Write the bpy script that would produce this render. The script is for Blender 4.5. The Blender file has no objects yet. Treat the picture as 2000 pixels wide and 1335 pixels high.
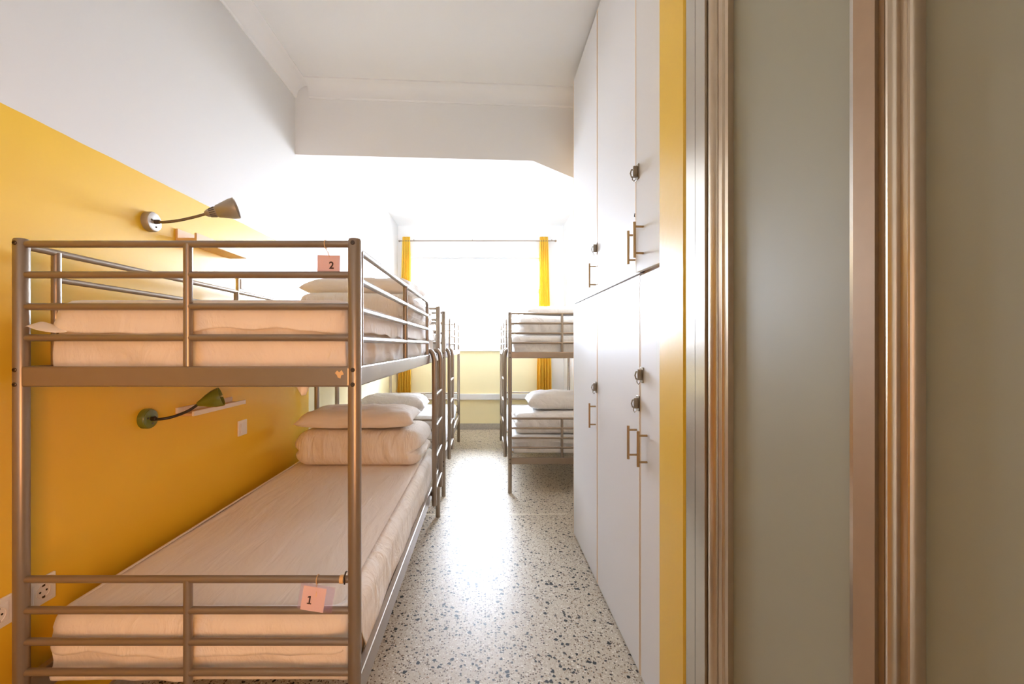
import bpy, bmesh, math, random
from mathutils import Vector, Matrix, noise

scene = bpy.context.scene
COL = scene.collection
random.seed(7)

# ------------------------------------------------------------------ camera
EYE = 1.306
cam_d = bpy.data.cameras.new('camera')
cam = bpy.data.objects.new('camera', cam_d)
COL.objects.link(cam)
cam.location = (0, 0, EYE)
cam.rotation_euler = (math.pi / 2, 0, 0)
cam_d.sensor_width = 36
cam_d.lens = 825 / 2000 * 36
cam_d.shift_x = 0.026
cam_d.shift_y = 0.00325
cam_d.clip_start = 0.02
scene.camera = cam

# ------------------------------------------------------------------ light
world = bpy.data.worlds.new('world')
scene.world = world
world.use_nodes = True
bg = world.node_tree.nodes['Background']
# bright overcast sky above the horizon, duller sunlit ground below it
_wn = world.node_tree
_tc = _wn.nodes.new('ShaderNodeTexCoord')
_sx = _wn.nodes.new('ShaderNodeSeparateXYZ')
_wn.links.new(_tc.outputs['Generated'], _sx.inputs[0])
_rp = _wn.nodes.new('ShaderNodeMapRange')
_rp.inputs['From Min'].default_value = -0.06
_rp.inputs['From Max'].default_value = 0.02
_wn.links.new(_sx.outputs['Z'], _rp.inputs['Value'])
_mx = _wn.nodes.new('ShaderNodeMix')
_mx.data_type = 'RGBA'
_mx.inputs['A'].default_value = (0.30, 0.32, 0.35, 1)
_mx.inputs['B'].default_value = (0.82, 0.935, 1.12, 1)
_wn.links.new(_rp.outputs[0], _mx.inputs['Factor'])
_wn.links.new(_mx.outputs['Result'], bg.inputs[0])
bg.inputs[1].default_value = 89.0


def area(name, loc, rot, sx, sy, power, color, portal=False):
    d = bpy.data.lights.new(name, 'AREA')
    d.shape = 'RECTANGLE'
    d.size = sx
    d.size_y = sy
    d.energy = power
    d.color = color
    if portal:
        d.cycles.is_portal = True
    o = bpy.data.objects.new(name, d)
    o.location = loc
    o.rotation_euler = rot
    COL.objects.link(o)
    return o


area('window_portal', (-0.1, 6.86, 1.96), (-math.pi / 2, 0, 0), 2.2, 1.5, 1, (1, 1, 1), True)
# added neutral fill behind the camera, lifts the dim near end
area('added_fill', (-0.1, -1.2, 1.6), (math.pi / 2, 0, 0), 2.2, 2.6, 3, (0.97, 0.98, 1.0))
# warm hallway lamp behind the camera
_aim = Vector((-0.95, 1.25, 0.95)) - Vector((0.30, -0.75, 1.10))
lamp = area('hallway_lamp', (0.30, -0.75, 1.10), _aim.to_track_quat('-Z', 'Y').to_euler(), 0.7, 1.0, 7.5, (1.0, 0.45, 0.16))
lamp.data.spread = math.radians(80)

scene.cycles.use_light_tree = False
scene.cycles.max_bounces = 8
scene.cycles.diffuse_bounces = 7
scene.cycles.glossy_bounces = 3
scene.cycles.transmission_bounces = 2
scene.cycles.transparent_max_bounces = 8
scene.cycles.caustics_reflective = False
scene.cycles.caustics_refractive = False
vs = scene.view_settings
vs.view_transform = 'Standard'
vs.look = 'None'
vs.exposure = 0.0
vs.gamma = 1.0
vs.use_curve_mapping = False


# ------------------------------------------------------------------ materials
def srgb(r, g, b):
    def f(c):
        c /= 255
        return c / 12.92 if c <= 0.04045 else ((c + 0.055) / 1.055) ** 2.4
    return (f(r), f(g), f(b), 1)


def new_mat(name):
    m = bpy.data.materials.new(name)
    m.use_nodes = True
    nt = m.node_tree
    return m, nt, nt.nodes['Principled BSDF']


def N(nt, t, **kw):
    n = nt.nodes.new(t)
    for k, v in kw.items():
        setattr(n, k, v)
    return n


def plain(name, col, rough=0.5, metal=0.0, vary=0.06, scale=14, bump=0.0, bscale=200, coat=0.0, spec=0.5):
    """solid colour with a faint procedural mottling and optional fine bump"""
    m, nt, b = new_mat(name)
    b.inputs['Roughness'].default_value = rough
    b.inputs['Metallic'].default_value = metal
    b.inputs['Coat Weight'].default_value = coat
    b.inputs['Specular IOR Level'].default_value = spec
    tc = N(nt, 'ShaderNodeTexCoord')
    nz = N(nt, 'ShaderNodeTexNoise')
    nz.inputs['Scale'].default_value = scale
    nz.inputs['Detail'].default_value = 1
    nt.links.new(tc.outputs['Object'], nz.inputs['Vector'])
    mx = N(nt, 'ShaderNodeMix', data_type='RGBA')
    mx.inputs['A'].default_value = tuple(c * (1 - vary) for c in col[:3]) + (1,)
    mx.inputs['B'].default_value = tuple(min(1, c * (1 + vary)) for c in col[:3]) + (1,)
    nt.links.new(nz.outputs['Fac'], mx.inputs['Factor'])
    nt.links.new(mx.outputs['Result'], b.inputs['Base Color'])
    if bump:
        n2 = N(nt, 'ShaderNodeTexNoise')
        n2.inputs['Scale'].default_value = bscale
        n2.inputs['Detail'].default_value = 1
        nt.links.new(tc.outputs['Object'], n2.inputs['Vector'])
        bp = N(nt, 'ShaderNodeBump')
        bp.inputs['Strength'].default_value = bump
        bp.inputs['Distance'].default_value = 0.002
        nt.links.new(n2.outputs['Fac'], bp.inputs['Height'])
        nt.links.new(bp.outputs['Normal'], b.inputs['Normal'])
    return m


WHITE = (0.89, 0.89, 0.885, 1)
YELLOW = srgb(242, 196, 50)
YELLOW_WASHED = srgb(253, 241, 196)  # wall yellow lightened, with the window's overexposed wash-out put into the colour
M = {}
M['white_wall'] = plain('white_wall_paint', WHITE, 0.55, vary=0.015, scale=3, bump=0.08, bscale=60)
M['ceiling'] = plain('ceiling_paint', (0.90, 0.90, 0.895, 1), 0.7, vary=0.015, scale=3, bump=0.05, bscale=60)
M['yellow'] = plain('yellow_gloss_paint', YELLOW, 0.33, vary=0.03, scale=4, bump=0.12, bscale=40)
M['yellow_edge'] = plain('deep_yellow_paint', srgb(244, 172, 20), 0.35, vary=0.05, scale=8)
M['washed_yellow'] = plain('light_washed_yellow', YELLOW_WASHED, 0.5, vary=0.02, scale=4)
M['cabinet'] = plain('white_laminate', (0.86, 0.855, 0.87, 1), 0.48, vary=0.012, scale=2, spec=0.25)
M['cabinet_body'] = plain('beige_carcass', srgb(226, 196, 160), 0.6, vary=0.08, scale=10)
M['edge_band'] = plain('cream_edge_band', srgb(240, 212, 178), 0.5, vary=0.05, scale=20)
M['white_plastic'] = plain('white_plastic', (0.82, 0.80, 0.77, 1), 0.3, vary=0.02)
M['window_frame'] = plain('white_window_enamel', (0.85, 0.86, 0.87, 1), 0.35, vary=0.01)
M['bed_metal'] = plain('silver_grey_enamel', srgb(150, 136, 121), 0.34, metal=0.55, vary=0.05, scale=25, coat=0.15)
M['bolt'] = plain('dark_steel', srgb(92, 80, 70), 0.35, metal=0.9)
M['brass'] = plain('brushed_brass', srgb(176, 146, 108), 0.35, metal=0.9, vary=0.06, scale=60)
M['latch'] = plain('latch_steel', srgb(150, 138, 122), 0.3, metal=0.9, vary=0.2, scale=120)
M['latch_dark'] = plain('latch_dark_steel', srgb(62, 54, 48), 0.4, metal=0.7)
M['lamp_grey'] = plain('lamp_grey_metal', srgb(165, 152, 135), 0.42, metal=0.5, vary=0.05, scale=30)
M['lamp_chrome'] = plain('lamp_polished_cap', srgb(228, 228, 230), 0.22, metal=0.6, vary=0.02)
M['lamp_arm'] = plain('lamp_bronze_arm', srgb(120, 100, 66), 0.42, metal=0.7)
M['lamp_green'] = plain('lamp_olive_enamel', srgb(104, 116, 38), 0.22, vary=0.06, scale=30, coat=0.5)
M['lamp_black'] = plain('lamp_black_arm', srgb(40, 34, 28), 0.4)
M['shelf_wood'] = plain('pine_shelf', srgb(222, 184, 132), 0.5, vary=0.12, scale=18)
M['shelf_white'] = plain('white_edge_band', srgb(236, 228, 220), 0.45, vary=0.03)
M['slat_wood'] = plain('beech_slat', srgb(214, 180, 132), 0.55, vary=0.1, scale=20)
M['alu'] = plain('anodised_aluminium', srgb(206, 198, 186), 0.24, metal=0.95, vary=0.05, scale=40)
M['alu_warm'] = plain('champagne_aluminium', srgb(206, 184, 156), 0.3, metal=0.8, vary=0.05, scale=40)
M['alu_flat'] = plain('champagne_aluminium_matt', srgb(172, 142, 110), 0.5, metal=0.35, vary=0.04, scale=40)
M['card'] = plain('pink_card', srgb(250, 222, 210), 0.7, vary=0.03)
M['ink'] = plain('dark_ink', srgb(52, 36, 32), 0.7, vary=0.02)
M['string'] = plain('cotton_string', srgb(232, 200, 150), 0.8)
M['tape'] = plain('masking_tape', srgb(226, 190, 140), 0.6)
M['chip'] = plain('bare_cream_chip', srgb(226, 190, 140), 0.6)
M['stone'] = plain('grey_stone_skirting', srgb(176, 170, 160), 0.45, vary=0.25, scale=60)
M['dark_gap'] = plain('dark_gap', srgb(70, 58, 48), 0.8)
M['strip'] = plain('brass_floor_strip', srgb(232, 222, 204), 0.35, vary=0.04)
M['socket_hole'] = plain('socket_black', srgb(28, 20, 14), 0.6)


def sheet_mat(name, col, stretch=(1, 1, 1), scale=9, strength=0.35, dist=0.02):
    m, nt, b = new_mat(name)
    b.inputs['Roughness'].default_value = 0.85
    b.inputs['Sheen Weight'].default_value = 0.15
    b.inputs['Specular IOR Level'].default_value = 0.2
    tc = N(nt, 'ShaderNodeTexCoord')
    mp = N(nt, 'ShaderNodeMapping')
    mp.inputs['Scale'].default_value = stretch
    nt.links.new(tc.outputs['Object'], mp.inputs['Vector'])
    nz = N(nt, 'ShaderNodeTexNoise')
    nz.inputs['Scale'].default_value = scale
    nz.inputs['Detail'].default_value = 5
    nz.inputs['Distortion'].default_value = 0.6
    nt.links.new(mp.outputs[0], nz.inputs['Vector'])
    wv = N(nt, 'ShaderNodeTexNoise')
    wv.inputs['Scale'].default_value = 500
    nt.links.new(tc.outputs['Object'], wv.inputs['Vector'])
    bp = N(nt, 'ShaderNodeBump')
    bp.inputs['Strength'].default_value = strength
    bp.inputs['Distance'].default_value = dist
    nt.links.new(nz.outputs['Fac'], bp.inputs['Height'])
    b2 = N(nt, 'ShaderNodeBump')
    b2.inputs['Strength'].default_value = 0.12
    b2.inputs['Distance'].default_value = 0.001
    nt.links.new(wv.outputs['Fac'], b2.inputs['Height'])
    nt.links.new(bp.outputs['Normal'], b2.inputs['Normal'])
    nt.links.new(b2.outputs['Normal'], b.inputs['Normal'])
    cr = N(nt, 'ShaderNodeMix', data_type='RGBA')
    cr.inputs['A'].default_value = tuple(c * 0.96 for c in col[:3]) + (1,)
    cr.inputs['B'].default_value = col
    nt.links.new(nz.outputs['Fac'], cr.inputs['Factor'])
    nt.links.new(cr.outputs['Result'], b.inputs['Base Color'])
    return m


LINEN = srgb(244, 234, 222)
M['sheet'] = sheet_mat('cream_sheet', LINEN, (5.5, 1.2, 3), 2.6, 0.5, 0.02)
M['sheet_drape'] = sheet_mat('cream_sheet_drape', LINEN, (2.2, 2.2, 1.2), 5.0, 0.8, 0.02)
M['duvet'] = sheet_mat('cream_duvet', LINEN, (5, 2, 1.0), 5.0, 0.9, 0.02)
M['pillow'] = sheet_mat('cream_pillow', LINEN, (1.2, 2.2, 2.2), 5.0, 0.75, 0.02)
M['white_bedding'] = sheet_mat('white_bedding', srgb(240, 238, 236), (2, 2, 1.5), 6.0, 0.75, 0.02)

# two-tone painted wall: yellow dado below 1.99 m, white above; past the beam the window's wash-out is painted in
m, nt, b = new_mat('two_tone_wall_paint')
b.inputs['Roughness'].default_value = 0.36
geo = N(nt, 'ShaderNodeNewGeometry')
sep = N(nt, 'ShaderNodeSeparateXYZ')
nt.links.new(geo.outputs['Position'], sep.inputs[0])
nz = N(nt, 'ShaderNodeTexNoise')
nz.inputs['Scale'].default_value = 6
nt.links.new(geo.outputs['Position'], nz.inputs['Vector'])


def math_node(nt, op, a, c):
    n = N(nt, 'ShaderNodeMath', operation=op)
    for i, v in enumerate((a, c)):
        if isinstance(v, (int, float)):
            n.inputs[i].default_value = v
        else:
            nt.links.new(v, n.inputs[i])
    return n.outputs[0]


edge = math_node(nt, 'MULTIPLY_ADD', nz.outputs['Fac'], 0.006)
edge.node.inputs[2].default_value = 1.984
hi = math_node(nt, 'GREATER_THAN', sep.outputs['Z'], edge)
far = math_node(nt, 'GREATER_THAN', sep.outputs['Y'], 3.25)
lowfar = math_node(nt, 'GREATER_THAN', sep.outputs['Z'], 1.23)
yv = N(nt, 'ShaderNodeMix', data_type='RGBA')
yv.inputs['A'].default_value = tuple(c * 0.95 for c in YELLOW[:3]) + (1,)
yv.inputs['B'].default_value = YELLOW
nt.links.new(nz.outputs['Fac'], yv.inputs['Factor'])
near = N(nt, 'ShaderNodeMix', data_type='RGBA')
nt.links.new(hi, near.inputs['Factor'])
nt.links.new(yv.outputs['Result'], near.inputs['A'])
near.inputs['B'].default_value = (0.745, 0.745, 0.735, 1)
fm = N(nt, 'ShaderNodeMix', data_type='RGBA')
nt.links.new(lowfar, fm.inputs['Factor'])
fm.inputs['A'].default_value = YELLOW_WASHED
fm.inputs['B'].default_value = (0.745, 0.745, 0.735, 1)  # dado whitened down to sill height, glare wash-out held in the colour
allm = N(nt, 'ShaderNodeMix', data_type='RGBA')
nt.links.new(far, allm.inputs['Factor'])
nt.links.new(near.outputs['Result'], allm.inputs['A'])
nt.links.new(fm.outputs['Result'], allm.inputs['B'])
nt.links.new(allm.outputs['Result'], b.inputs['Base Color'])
rg = math_node(nt, 'MULTIPLY_ADD', hi, 0.28)
rg.node.inputs[2].default_value = 0.36
nt.links.new(rg, b.inputs['Roughness'])
bz = N(nt, 'ShaderNodeTexNoise')
bz.inputs['Scale'].default_value = 45
nt.links.new(geo.outputs['Position'], bz.inputs['Vector'])
bp = N(nt, 'ShaderNodeBump')
bp.inputs['Strength'].default_value = 0.10
bp.inputs['Distance'].default_value = 0.002
nt.links.new(bz.outputs['Fac'], bp.inputs['Height'])
nt.links.new(bp.outputs['Normal'], b.inputs['Normal'])
M['two_tone'] = m

# terrazzo
m, nt, b = new_mat('terrazzo')
geo = N(nt, 'ShaderNodeNewGeometry')
col_prev = None


def voro(scale, rnd=1.0):
    v = N(nt, 'ShaderNodeTexVoronoi', voronoi_dimensions='2D')
    v.inputs['Scale'].default_value = scale
    v.inputs['Randomness'].default_value = rnd
    dz = N(nt, 'ShaderNodeTexNoise', noise_dimensions='2D')
    dz.inputs['Detail'].default_value = 0
    dz.inputs['Scale'].default_value = scale * 1.6
    nt.links.new(geo.outputs['Position'], dz.inputs['Vector'])
    ad = N(nt, 'ShaderNodeVectorMath', operation='MULTIPLY_ADD')
    nt.links.new(dz.outputs['Color'], ad.inputs[0])
    ad.inputs[1].default_value = (0.45 / scale,) * 3
    nt.links.new(geo.outputs['Position'], ad.inputs[2])
    nt.links.new(ad.outputs[0], v.inputs['Vector'])
    return v


def layer(prev, scale, radius, chance, color_a, color_b):
    v = voro(scale)
    s = N(nt, 'ShaderNodeSeparateColor')
    nt.links.new(v.outputs['Color'], s.inputs[0])
    pick = math_node(nt, 'LESS_THAN', s.outputs[0], chance)
    rr = math_node(nt, 'MULTIPLY_ADD', s.outputs[1], radius * 0.7)
    rr.node.inputs[2].default_value = radius * 0.5
    ins = math_node(nt, 'LESS_THAN', v.outputs['Distance'], rr)
    f = math_node(nt, 'MULTIPLY', pick, ins)
    cm = N(nt, 'ShaderNodeMix', data_type='RGBA')
    nt.links.new(s.outputs[2], cm.inputs['Factor'])
    cm.inputs['A'].default_value = color_a
    cm.inputs['B'].default_value = color_b
    o = N(nt, 'ShaderNodeMix', data_type='RGBA')
    nt.links.new(f, o.inputs['Factor'])
    if isinstance(prev, tuple):
        o.inputs['A'].default_value = prev
    else:
        nt.links.new(prev, o.inputs['A'])
    nt.links.new(cm.outputs['Result'], o.inputs['B'])
    return o.outputs['Result']


c = srgb(198, 187, 168)
c = layer(c, 170, 0.5, 0.55, srgb(228, 220, 204), srgb(170, 150, 124))
c = layer(c, 120, 0.46, 0.30, srgb(236, 230, 218), srgb(150, 122, 92))
c = layer(c, 105, 0.42, 0.25, srgb(120, 98, 76), srgb(74, 66, 58))
c = layer(c, 62, 0.42, 0.09, srgb(32, 34, 36), srgb(62, 62, 58))
c = layer(c, 44, 0.38, 0.055, srgb(30, 34, 36), srgb(48, 50, 48))
nt.links.new(c, b.inputs['Base Color'])
b.inputs['Roughness'].default_value = 0.40
b.inputs['Specular IOR Level'].default_value = 0.22
M['terrazzo'] = m

# frosted olive glass of the sliding doors
m, nt, b = new_mat('frosted_glass')
tc = N(nt, 'ShaderNodeTexCoord')
nz = N(nt, 'ShaderNodeTexNoise')
nz.inputs['Scale'].default_value = 3
nz.inputs['Detail'].default_value = 5
nt.links.new(tc.outputs['Object'], nz.inputs['Vector'])
mx = N(nt, 'ShaderNodeMix', data_type='RGBA')
mx.inputs['A'].default_value = srgb(160, 155, 132)
mx.inputs['B'].default_value = srgb(168, 164, 143)
nt.links.new(nz.outputs['Fac'], mx.inputs['Factor'])
nt.links.new(mx.outputs['Result'], b.inputs['Base Color'])
b.inputs['Roughness'].default_value = 0.5
b.inputs['Specular IOR Level'].default_value = 0.35
M['frosted'] = m

# clear pane
m, nt, b = new_mat('clear_glass')
out = nt.nodes['Material Output']
tr = N(nt, 'ShaderNodeBsdfTransparent')
gl = N(nt, 'ShaderNodeBsdfGlossy')
gl.inputs['Roughness'].default_value = 0.02
fr = N(nt, 'ShaderNodeFresnel')
fr.inputs['IOR'].default_value = 1.35
ms = N(nt, 'ShaderNodeMixShader')
nt.links.new(fr.outputs[0], ms.inputs[0])
nt.links.new(tr.outputs[0], ms.inputs[1])
nt.links.new(gl.outputs[0], ms.inputs[2])
nt.links.new(ms.outputs[0], out.inputs['Surface'])
M['pane'] = m

# thin plastic sleeve
m, nt, b = new_mat('plastic_sleeve')
out = nt.nodes['Material Output']
tr = N(nt, 'ShaderNodeBsdfTransparent')
tr.inputs[0].default_value = (0.99, 0.98, 1.0, 1)
b.inputs['Base Color'].default_value = srgb(206, 186, 214)
b.inputs['Roughness'].default_value = 0.15
ms = N(nt, 'ShaderNodeMixShader')
ms.inputs[0].default_value = 0.10
nt.links.new(tr.outputs[0], ms.inputs[1])
nt.links.new(b.outputs[0], ms.inputs[2])
nt.links.new(ms.outputs[0], out.inputs['Surface'])
M['sleeve'] = m

# curtain cloth
m, nt, b = new_mat('yellow_curtain_cloth')
out = nt.nodes['Material Output']
b.inputs['Base Color'].default_value = srgb(255, 214, 84)
b.inputs['Roughness'].default_value = 0.8
tl = N(nt, 'ShaderNodeBsdfTranslucent')
tl.inputs[0].default_value = srgb(255, 216, 90)
tc = N(nt, 'ShaderNodeTexCoord')
nz = N(nt, 'ShaderNodeTexNoise')
nz.inputs['Scale'].default_value = 300
nt.links.new(tc.outputs['Object'], nz.inputs['Vector'])
bp = N(nt, 'ShaderNodeBump')
bp.inputs['Strength'].default_value = 0.1
nt.links.new(nz.outputs['Fac'], bp.inputs['Height'])
nt.links.new(bp.outputs['Normal'], b.inputs['Normal'])
ms = N(nt, 'ShaderNodeMixShader')
ms.inputs[0].default_value = 0.4
nt.links.new(b.outputs[0], ms.inputs[1])
nt.links.new(tl.outputs[0], ms.inputs[2])
nt.links.new(ms.outputs[0], out.inputs['Surface'])
M['curtain'] = m


# ------------------------------------------------------------------ mesh helpers
def link_mesh(name, bm, mat, parent=None, smooth=True, origin=(0, 0, 0)):
    """bm is in world coordinates; the object's origin goes to `origin` or to its parent's frame"""
    off = Vector(origin)
    p = parent
    if p is not None:
        off = p['_w'] if False else world_of(p)
    bmesh.ops.translate(bm, verts=bm.verts, vec=-off)
    bmesh.ops.recalc_face_normals(bm, faces=bm.faces)
    me = bpy.data.meshes.new(name)
    bm.to_mesh(me)
    bm.free()
    if smooth:
        for f in me.polygons:
            f.use_smooth = True
    if isinstance(mat, (list, tuple)):
        for mm in mat:
            me.materials.append(M[mm])
    else:
        me.materials.append(M[mat])
    o = bpy.data.objects.new(name, me)
    COL.objects.link(o)
    if parent is not None:
        o.parent = parent
    else:
        o.location = off
    return o


def world_of(o):
    v = Vector((0, 0, 0))
    while o is not None:
        v += Vector(o.location)
        o = o.parent
    return v


def sharp(o, ang=35):
    me = o.data
    me.set_sharp_from_angle(angle=math.radians(ang))
    return o


def empty(name, loc):
    o = bpy.data.objects.new(name, None)
    o.location = loc
    o.empty_display_size = 0.1
    COL.objects.link(o)
    return o


def tag(o, label=None, cat=None, group=None, kind=None):
    if label:
        o['label'] = label
    if cat:
        o['category'] = cat
    if group:
        o['group'] = group
    if kind:
        o['kind'] = kind
    return o


def struct(o, label=None):
    o['kind'] = 'structure'
    if label:
        o['label'] = label
    return o


def add_box(bm, x0, x1, y0, y1, z0, z1, bevel=0.0, seg=2):
    vs_ = [bm.verts.new((x, y, z)) for x in (x0, x1) for y in (y0, y1) for z in (z0, z1)]
    idx = [(0, 1, 3, 2), (4, 6, 7, 5), (0, 4, 5, 1), (2, 3, 7, 6), (0, 2, 6, 4), (1, 5, 7, 3)]
    fs = [bm.faces.new([vs_[i] for i in q]) for q in idx]
    if bevel:
        es = {e for f in fs for e in f.edges}
        bmesh.ops.bevel(bm, geom=list(es), offset=bevel, segments=seg, affect='EDGES', profile=0.5)


def box(name, x0, x1, y0, y1, z0, z1, mat, parent=None, bevel=0.0, origin=None):
    bm = bmesh.new()
    add_box(bm, x0, x1, y0, y1, z0, z1, bevel)
    if origin is None:
        origin = ((x0 + x1) / 2, (y0 + y1) / 2, z0)
    return link_mesh(name, bm, mat, parent, smooth=False, origin=origin)


def add_tube(bm, pts, r, seg=12, cap=True, sx=1.0, sy=1.0):
    """tube along a polyline; r may be a list; sx/sy squash the section"""
    pts = [Vector(p) for p in pts]
    n = len(pts)
    rr = r if isinstance(r, (list, tuple)) else [r] * n
    rings = []
    ref = None
    for i, p in enumerate(pts):
        if i == 0:
            t = pts[1] - p
        elif i == n - 1:
            t = p - pts[i - 1]
        else:
            t = (pts[i + 1] - p).normalized() + (p - pts[i - 1]).normalized()
        t.normalize()
        if ref is None:
            ref = Vector((0, 0, 1)) if abs(t.z) < 0.9 else Vector((0, 1, 0))
        u = ref - t * ref.dot(t)
        if u.length < 1e-4:
            u = Vector((1, 0, 0)) - t * t.x
        u.normalize()
        ref = u
        w = t.cross(u)
        rings.append([bm.verts.new(p + (u * math.cos(a) * sx + w * math.sin(a) * sy) * rr[i])
                      for a in (2 * math.pi * k / seg for k in range(seg))])
    for i in range(n - 1):
        a, c_ = rings[i], rings[i + 1]
        for k in range(seg):
            bm.faces.new((a[k], a[(k + 1) % seg], c_[(k + 1) % seg], c_[k]))
    if cap:
        bm.faces.new(rings[0][::-1])
        bm.faces.new(rings[-1])


def tube(name, pts, r, mat, parent=None, seg=12, origin=None, sx=1.0, sy=1.0):
    bm = bmesh.new()
    add_tube(bm, pts, r, seg, True, sx, sy)
    o = link_mesh(name, bm, mat, parent, origin=origin if origin is not None else pts[0])
    return sharp(o, 50)


def add_lathe(bm, prof, axis_o, axis_d, seg=24):
    """prof: list of (distance along axis, radius)"""
    o = Vector(axis_o)
    d = Vector(axis_d).normalized()
    ref = Vector((0, 0, 1)) if abs(d.z) < 0.9 else Vector((1, 0, 0))
    u = (ref - d * ref.dot(d)).normalized()
    w = d.cross(u)
    rings = []
    for s, r in prof:
        r = max(r, 1e-4)
        rings.append([bm.verts.new(o + d * s + (u * math.cos(2 * math.pi * k / seg) + w * math.sin(2 * math.pi * k / seg)) * r) for k in range(seg)])
    for a, c_ in zip(rings, rings[1:]):
        for k in range(seg):
            bm.faces.new((a[k], a[(k + 1) % seg], c_[(k + 1) % seg], c_[k]))
    bm.faces.new(rings[0][::-1])
    bm.faces.new(rings[-1])


def lathe(name, prof, axis_o, axis_d, mat, parent=None, seg=24):
    bm = bmesh.new()
    add_lathe(bm, prof, axis_o, axis_d, seg)
    return sharp(link_mesh(name, bm, mat, parent, origin=axis_o), 40)


def add_prism(bm, poly, z0, z1, axis='z'):
    """extrude a 2-D polygon; axis z: (x,y)->z ; axis y: (x,z)->y ; axis x: (y,z)->x"""
    def P(p, h):
        if axis == 'z':
            return (p[0], p[1], h)
        if axis == 'y':
            return (p[0], h, p[1])
        return (h, p[0], p[1])
    a = [bm.verts.new(P(p, z0)) for p in poly]
    c_ = [bm.verts.new(P(p, z1)) for p in poly]
    n = len(poly)
    for k in range(n):
        bm.faces.new((a[k], a[(k + 1) % n], c_[(k + 1) % n], c_[k]))
    bm.faces.new(a[::-1])
    bm.faces.new(c_)


def prism(name, poly, z0, z1, mat, parent=None, axis='z', smooth=True):
    bm = bmesh.new()
    add_prism(bm, poly, z0, z1, axis)
    bm.verts.ensure_lookup_table()
    o = link_mesh(name, bm, mat, parent, smooth=smooth, origin=tuple(bm.verts[0].co))
    return sharp(o, 30)


def soft_box_bm(nx, ny, nz, fn):
    """surface of a box lattice; fn((i,j,k) in -1..1) -> world position"""
    bm = bmesh.new()
    vd = {}

    def V(i, j, k):
        key = (i, j, k)
        if key not in vd:
            vd[key] = bm.verts.new(fn(2 * i / nx - 1, 2 * j / ny - 1, 2 * k / nz - 1))
        return vd[key]
    for i in range(nx):
        for j in range(ny):
            for k in (0, nz):
                bm.faces.new((V(i, j, k), V(i + 1, j, k), V(i + 1, j + 1, k), V(i, j + 1, k)))
    for i in range(nx):
        for k in range(nz):
            for j in (0, ny):
                bm.faces.new((V(i, j, k), V(i + 1, j, k), V(i + 1, j, k + 1), V(i, j, k + 1)))
    for j in range(ny):
        for k in range(nz):
            for i in (0, nx):
                bm.faces.new((V(i, j, k), V(i, j + 1, k), V(i, j + 1, k + 1), V(i, j, k + 1)))
    return bm


def rounded(u, v, w, hx, hy, hz, r):
    p = Vector((u * hx, v * hy, w * hz))
    q = Vector((max(-hx + r, min(hx - r, p.x)), max(-hy + r, min(hy - r, p.y)), max(-hz + r, min(hz - r, p.z))))
    d = p - q
    if d.length > 1e-6:
        # keep even spacing on the rounded edge
        n = d.normalized()
        return q + n * min(r, max(abs(d.x), abs(d.y), abs(d.z))), n
    return p, Vector((0, 0, 1 if w > 0 else -1))


# ================================================================== THE SETTING
XL, XR, YB, YF, HC = -1.36, 1.22, -1.25, 6.57, 3.17
struct(box('floor', XL - 0.1, XR + 0.1, YB - 0.1, YF + 0.35, -0.12, 0.0, 'terrazzo'))
struct(box('ceiling', XL - 0.1, XR + 0.1, YB - 0.1, YF + 0.35, HC, HC + 0.12, 'ceiling'))
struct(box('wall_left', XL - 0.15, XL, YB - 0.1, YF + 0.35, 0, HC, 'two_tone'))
struct(box('wall_right', XR, XR + 0.15, YB - 0.1, YF + 0.35, 0, HC, 'white_wall'))
struct(box('wall_back', XL, XR, YB - 0.15, YB, 0, HC, 'white_wall'))

# far wall with the window opening, one solid with a hole
WX0, WX1, WZ0, WZ1 = -1.17, 0.97, 1.25, 2.68
bm = bmesh.new()
add_box(bm, XL, WX0, YF, YF + 0.25, 0, HC)
add_box(bm, WX1, XR, YF, YF + 0.25, 0, HC)
add_box(bm, WX0, WX1, YF, YF + 0.25, WZ1, HC)
add_box(bm, WX0, WX1, YF, YF + 0.25, WZ0, WZ0 + 0.001)
struct(link_mesh('wall_far', bm, 'white_wall', smooth=False, origin=(0, YF, 0)))
struct(box('wall_under_window', WX0, WX1, YF, YF + 0.25, 0, WZ0, 'washed_yellow'))
struct(box('baseboard_far', XL, XR, YF - 0.015, YF, 0, 0.092, 'stone'))
struct(box('trim_1', XL, XR, YF - 0.05, YF, 0.465, 0.555, 'window_frame', bevel=0.006), 'pale horizontal ledge under the window')
struct(box('trim_2', WX0 - 0.03, WX1 + 0.03, YF - 0.06, YF + 0.12, WZ0 - 0.035, WZ0, 'window_frame', bevel=0.006), 'white window sill')
struct(box('baseboard_left', XL, XL + 0.014, YB, YF - 0.015, 0, 0.085, 'stone'))

# window: frame, transom, mullions, panes
win = empty('window_1', (WX0, YF + 0.12, WZ0))
struct(win)
fy0, fy1 = YF + 0.10, YF + 0.16
for a in ((WX0, WX0 + 0.05, WZ0, WZ1), (WX1 - 0.05, WX1, WZ0, WZ1)):
    box('jamb', a[0], a[1], fy0, fy1, a[2], a[3], 'window_frame', win, 0.004)
for z0, z1 in ((WZ0, WZ0 + 0.06), (WZ1 - 0.05, WZ1)):
    box('frame_rail', WX0 + 0.05, WX1 - 0.05, fy0, fy1, z0, z1, 'window_frame', win, 0.004)
box('transom', WX0 + 0.05, WX1 - 0.05, fy0 - 0.01, fy1, 2.12, 2.20, 'window_frame', win, 0.004)
box('mullion', 0.44, 0.50, fy0, fy1, 2.20, WZ1 - 0.05, 'window_frame', win, 0.004)
box('mullion', -0.75, -0.66, fy0 - 0.01, fy1, WZ0 + 0.06, 2.12, 'window_frame', win, 0.004)
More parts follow.
